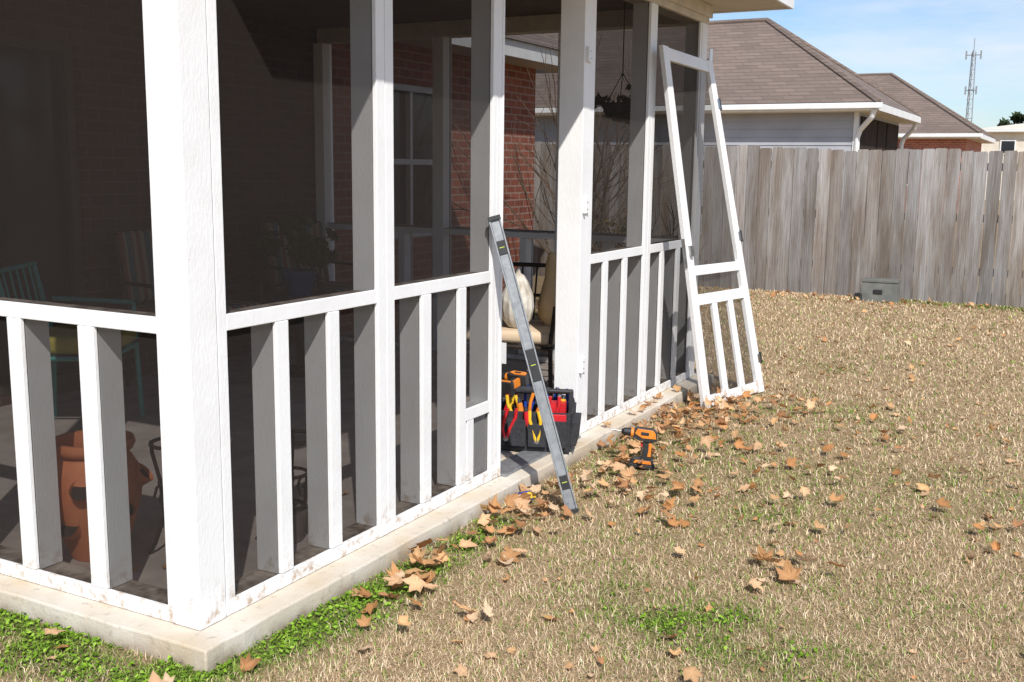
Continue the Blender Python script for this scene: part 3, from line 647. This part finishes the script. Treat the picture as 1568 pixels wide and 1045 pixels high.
def patio_chair(name,cx,cy,rot,seatmat,backmat,frame,sw=.52,bh=.95,seat=.44,cush=.09):
    e=empty(name); R=Matrix.Translation((cx,cy,.005))@Matrix.Rotation(rot,4,'Z')
    m=MB(); m.M=R; a=sw/2
    for sx in (-1,1):
        m.cyl((sx*a,-a,0),(sx*a*.95,-a*.95,seat-.02),.013,frame); m.cyl((sx*a,a,0),(sx*a*.95,a*.9,seat),.013,frame); m.cyl((sx*a*.95,a*.9,seat),(sx*a*.95,a*1.25,bh),.013,frame)
        m.tube([(sx*a*.95,-a*.95,seat),(sx*a*1.02,-a*.9,seat+.2),(sx*a*1.02,a*.9,seat+.22)],.013,frame)
        m.cyl((sx*a*.95,-a*.95,seat-.03),(sx*a*.95,a*.9,seat-.03),.012,frame)
    m.cyl((-a,-a*.95,seat-.03),(a,-a*.95,seat-.03),.012,frame); m.cyl((-a,a*.9,seat-.03),(a,a*.9,seat-.03),.012,frame); m.cyl((-a,a*1.25,bh),(a,a*1.25,bh),.013,frame); m.cyl((-a,a*1.05,seat+.2),(a,a*1.05,seat+.2),.010,frame)
    for k in range(5): u=-a+2*a*(k+1)/6; m.cyl((u,a*.92,seat),(u,a*1.25,bh),.006,frame)
    m.obj("frame",e,0,True)
    if seatmat:
        m=MB(); m.M=R; m.box((-a*.95,-a,seat-.01),(a*.95,a*.85,seat-.01+cush),seatmat); m.obj("seat_cushion",e,.03,False,4)
    if backmat:
        m=MB(); m.M=R@Matrix.Translation((0,a*.86,seat+.09))@Matrix.Rotation(-.13,4,'X'); m.box((-a*.93,0,0),(a*.93,.09,bh-seat-.06),backmat); m.obj("back_cushion",e,.03,False,4)
    return e
patio_chair("patio_chair",-.62,3.25,math.radians(10),CUSHION,None,DARKMETAL,.56,.80,.42,.07)
m=MB(); m.lathe([(0,.0),(.05,.004),(.085,.05),(.098,.12),(.092,.19),(.065,.26),(.04,.30),(.018,.315),(.012,.34),(0,.342)],(-.57,3.12,.487),GOURD,40,.12,12); m.obj("white_gourd",None,0,True)
m=MB(); m.lathe([(0,.0),(.04,.0),(.075,.05),(.08,.12),(.06,.2),(.04,.28),(.035,.36),(.02,.42),(0,.43)],(-.45,3.32,.487),GOURD2,28); m.obj("tan_gourd",None,0,True)
m=MB(); m.box((-.66,2.955,.30),(-.55,2.958,.42),PAPER); m.obj("paper_tag",None)
patio_chair("striped_patio_chair",-2.65,2.7,math.radians(90),STRIPE,STRIPE,DARKMETAL,.6,.95)
patio_chair("striped_patio_chair",-2.6,3.95,math.radians(80),STRIPE,STRIPE,DARKMETAL,.6,.95)
patio_chair("teal_metal_chair",-2.35,1.55,math.radians(120),simple("olive_cushion",(.45,.38,.08),(.35,.3,.06),8,.9,.2),None,TEAL,.48,.85)
m=MB(); m.cyl((-2.35,3.35,.50),(-2.35,3.35,.53),.32,DARKMETAL,n=32); m.cyl((-2.35,3.35,.01),(-2.35,3.35,.5),.025,DARKMETAL); m.cyl((-2.35,3.35,.006),(-2.35,3.35,.03),.2,DARKMETAL,.16,n=24)
m.obj("round_patio_table",None,0,True)
def foliage_pts(c,rad,n,size,pal,V,F,C,seed=0):
    r=random.Random(seed)
    cl=[(Vector((r.gauss(0,.5),r.gauss(0,.5),r.gauss(0,.5))),r.uniform(.5,1)) for _ in range(14)]
    for _ in range(n):
        k,sz=r.choice(cl); d=Vector((r.gauss(0,1),r.gauss(0,1),r.gauss(0,1))).normalized()*(r.random()**.4)*.48*sz
        p=k+d
        if p.length>1.15: p=p.normalized()*1.15
        q=Vector((c[0]+p.x*rad[0],c[1]+p.y*rad[1],c[2]+p.z*rad[2])); a=Vector((r.gauss(0,1),r.gauss(0,1),r.gauss(0,1))).normalized(); b_=a.orthogonal().normalized(); s=size*r.uniform(.6,1.3)
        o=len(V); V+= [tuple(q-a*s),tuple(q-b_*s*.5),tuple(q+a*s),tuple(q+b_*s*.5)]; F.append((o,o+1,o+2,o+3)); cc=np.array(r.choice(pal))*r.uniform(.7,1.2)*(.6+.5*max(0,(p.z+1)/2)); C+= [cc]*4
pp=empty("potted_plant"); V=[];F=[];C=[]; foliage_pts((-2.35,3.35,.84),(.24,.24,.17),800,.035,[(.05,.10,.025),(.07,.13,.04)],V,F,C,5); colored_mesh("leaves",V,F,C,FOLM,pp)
m=MB(); m.lathe([(0,0),(.08,0),(.12,.15),(.125,.17),(.11,.17),(.1,.15),(0,.14)],(-2.35,3.35,.53),simple("blue_ceramic",(.04,.10,.2),(.03,.07,.15),9,.25,.1)); m.cyl((-2.35,3.35,.66),(-2.35,3.35,.82),.012,DARKMETAL); m.obj("pot",pp,0,True)
hp=empty("hanging_planter"); m=MB(); c=(-.42,4.25)
m.tube([(c[0],c[1],2.435),(c[0],c[1],1.98)],.004,DARKMETAL)
for k in range(3):
    t=k*2.09; m.cyl((c[0],c[1],2.0),(c[0]+.13*math.cos(t),c[1]+.13*math.sin(t),1.80),.003,DARKMETAL)
m.lathe([(0,-.11),(.06,-.10),(.11,-.05),(.135,.0),(.14,.01),(.12,.01),(0,-.01)],(c[0],c[1],1.80),DARKMETAL); m.obj("basket",hp,0,True)
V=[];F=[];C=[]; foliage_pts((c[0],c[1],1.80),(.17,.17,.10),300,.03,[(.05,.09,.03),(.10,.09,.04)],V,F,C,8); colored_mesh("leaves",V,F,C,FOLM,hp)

BARK=simple("bark",(.22,.15,.10),(.13,.09,.06),30,.9,.4)
def branch(m,p,d,L,r,depth,rr,spread=.5):
    n=3; pts=[p]
    for k in range(n):
        d=(d+Vector((rr.gauss(0,.14),rr.gauss(0,.14),rr.gauss(0,.08)+.03))).normalized(); q=pts[-1]+d*(L/n); m.cyl(pts[-1],q,r*(1-k*.12),BARK,r*(1-(k+1)*.12),n=5,caps=False); pts.append(q)
        if depth>0 and k>0 or (depth>1): 
            dd=(d+Vector((rr.gauss(0,spread),rr.gauss(0,spread),rr.gauss(.1,spread*.6)))).normalized(); branch(m,q,dd,L*rr.uniform(.5,.75),r*.55,depth-1,rr,spread)
    if depth>0: branch(m,pts[-1],d,L*.7,r*.6,depth-1,rr,spread)
m=MB(); rr=random.Random(5)
for k in range(6): branch(m,Vector((-2.2+rr.uniform(-.25,.35),7.4+rr.uniform(-.3,.3),GZ)),Vector((rr.gauss(0,.15),rr.gauss(0,.15),1)).normalized(),1.1,.018,3,rr,.45)
m.obj("bare_shrub",None)
m=MB(); 
for k in range(4): branch(m,Vector((-.95+rr.uniform(-.25,.25),6.3+rr.uniform(-.3,.3),GZ)),Vector((rr.gauss(-.08,.15),rr.gauss(0,.2),1)).normalized(),.5,.013,3,rr,.45)
m.obj("bare_shrub",None)
V=[];F=[];C=[]
m=MB()
foliage_pts((-1.9,7.9,.5),(.5,.4,.5),900,.03,[(.12,.14,.03),(.25,.17,.06),(.08,.11,.03)],V,F,C,9)
sh=empty("shrub"); colored_mesh("leaves",V,F,C,FOLM,sh)
for k in range(4): branch(m,Vector((-1.9+rr.uniform(-.2,.2),7.9,GZ)),Vector((rr.gauss(0,.3),rr.gauss(0,.3),1)).normalized(),.4,.012,1,rr)
m.obj("stems",sh)
V=[];F=[];C=[]; R=random.Random(21)
tr=empty("distant_trees"); m=MB()
for k in range(34):
    bx=-70+k*5.2+R.uniform(-2,2); by=R.uniform(92,120); h=R.uniform(4.2,5.6)
    if -14<bx<-6: h=3.2
    foliage_pts((bx,by,h*.62),(h*.55,h*.5,h*.40),700,.34,[(.03,.05,.02),(.05,.075,.03),(.07,.08,.04)],V,F,C,k)
    m.cyl((bx,by,-.3),(bx,by,h*.6),.22,BARK,.1,n=6)
for (bx,by,h) in ((-3.4,96.5,6.6),(-1.2,97.5,6.0)):
    foliage_pts((bx,by,h*.68),(1.9,1.8,h*.30),1500,.28,[(.03,.05,.02),(.05,.075,.03)],V,F,C,int(h*10)); m.cyl((bx,by,-.3),(bx,by,h*.6),.22,BARK,.1,n=6)
colored_mesh("foliage",V,F,C,FOLM,tr); m.obj("trunks",tr)

# ------------------------------------------------------------------ light, sky, camera
EL,AZ=math.radians(44),math.radians(-52)
ts=Vector((math.cos(EL)*math.cos(AZ),math.cos(EL)*math.sin(AZ),math.sin(EL)))
sd=bpy.data.lights.new("sun",'SUN'); sd.energy=5.0; sd.angle=math.radians(.5); sd.color=(1,.965,.92)
so=bpy.data.objects.new("sun",sd); COL.objects.link(so); so.rotation_mode='QUATERNION'; so.rotation_quaternion=ts.to_track_quat('Z','Y'); so.location=ts*30
wd=bpy.data.worlds.new("World"); S.world=wd; wd.use_nodes=True; nt=wd.node_tree; bg=nt.nodes["Background"]
sk=nt.nodes.new("ShaderNodeTexSky"); sk.sky_type='NISHITA'; sk.sun_disc=False; sk.sun_elevation=EL; sk.sun_rotation=math.radians(142); sk.air_density=1; sk.dust_density=.6; sk.ozone_density=2.0
tc=nt.nodes.new("ShaderNodeTexCoord"); mp=nt.nodes.new("ShaderNodeMapping"); mp.inputs['Scale'].default_value=(1,1,5); mp.inputs['Rotation'].default_value=(.1,.15,.3); nt.links.new(tc.outputs['Generated'],mp.inputs[0])
cn=ramp(nt,noise(nt,mp.outputs[0],3.6,7,.6),.40,.70)
fm=nt.nodes.new("ShaderNodeMath"); fm.operation='MULTIPLY'; fm.inputs[1].default_value=.75; nt.links.new(cn,fm.inputs[0])
nt.links.new(mixc(nt,fm.outputs[0],mixc(nt,1.0,sk.outputs[0],(.88,.97,1.12),'MULTIPLY'),(6.9,7.2,7.6)),bg.inputs[0]); bg.inputs[1].default_value=.13

f,pi_,ro,ya=1618.5922,.1629,.012,.488
fw=Vector((-math.sin(ya)*math.cos(pi_),math.cos(ya)*math.cos(pi_),-math.sin(pi_))); r=Vector((math.cos(ya),math.sin(ya),0)); u=r.cross(fw)
r2=r*math.cos(ro)+u*math.sin(ro); u2=-r*math.sin(ro)+u*math.cos(ro)
cd=bpy.data.cameras.new("camera"); cd.sensor_width=36; cd.lens=f*36/1568; cd.clip_end=2000; cd.clip_start=.05
co=bpy.data.objects.new("camera",cd); COL.objects.link(co)
co.matrix_world=Matrix(((r2.x,u2.x,-fw.x,2.2342),(r2.y,u2.y,-fw.y,-2.2209),(r2.z,u2.z,-fw.z,1.3976),(0,0,0,1)))
S.camera=co
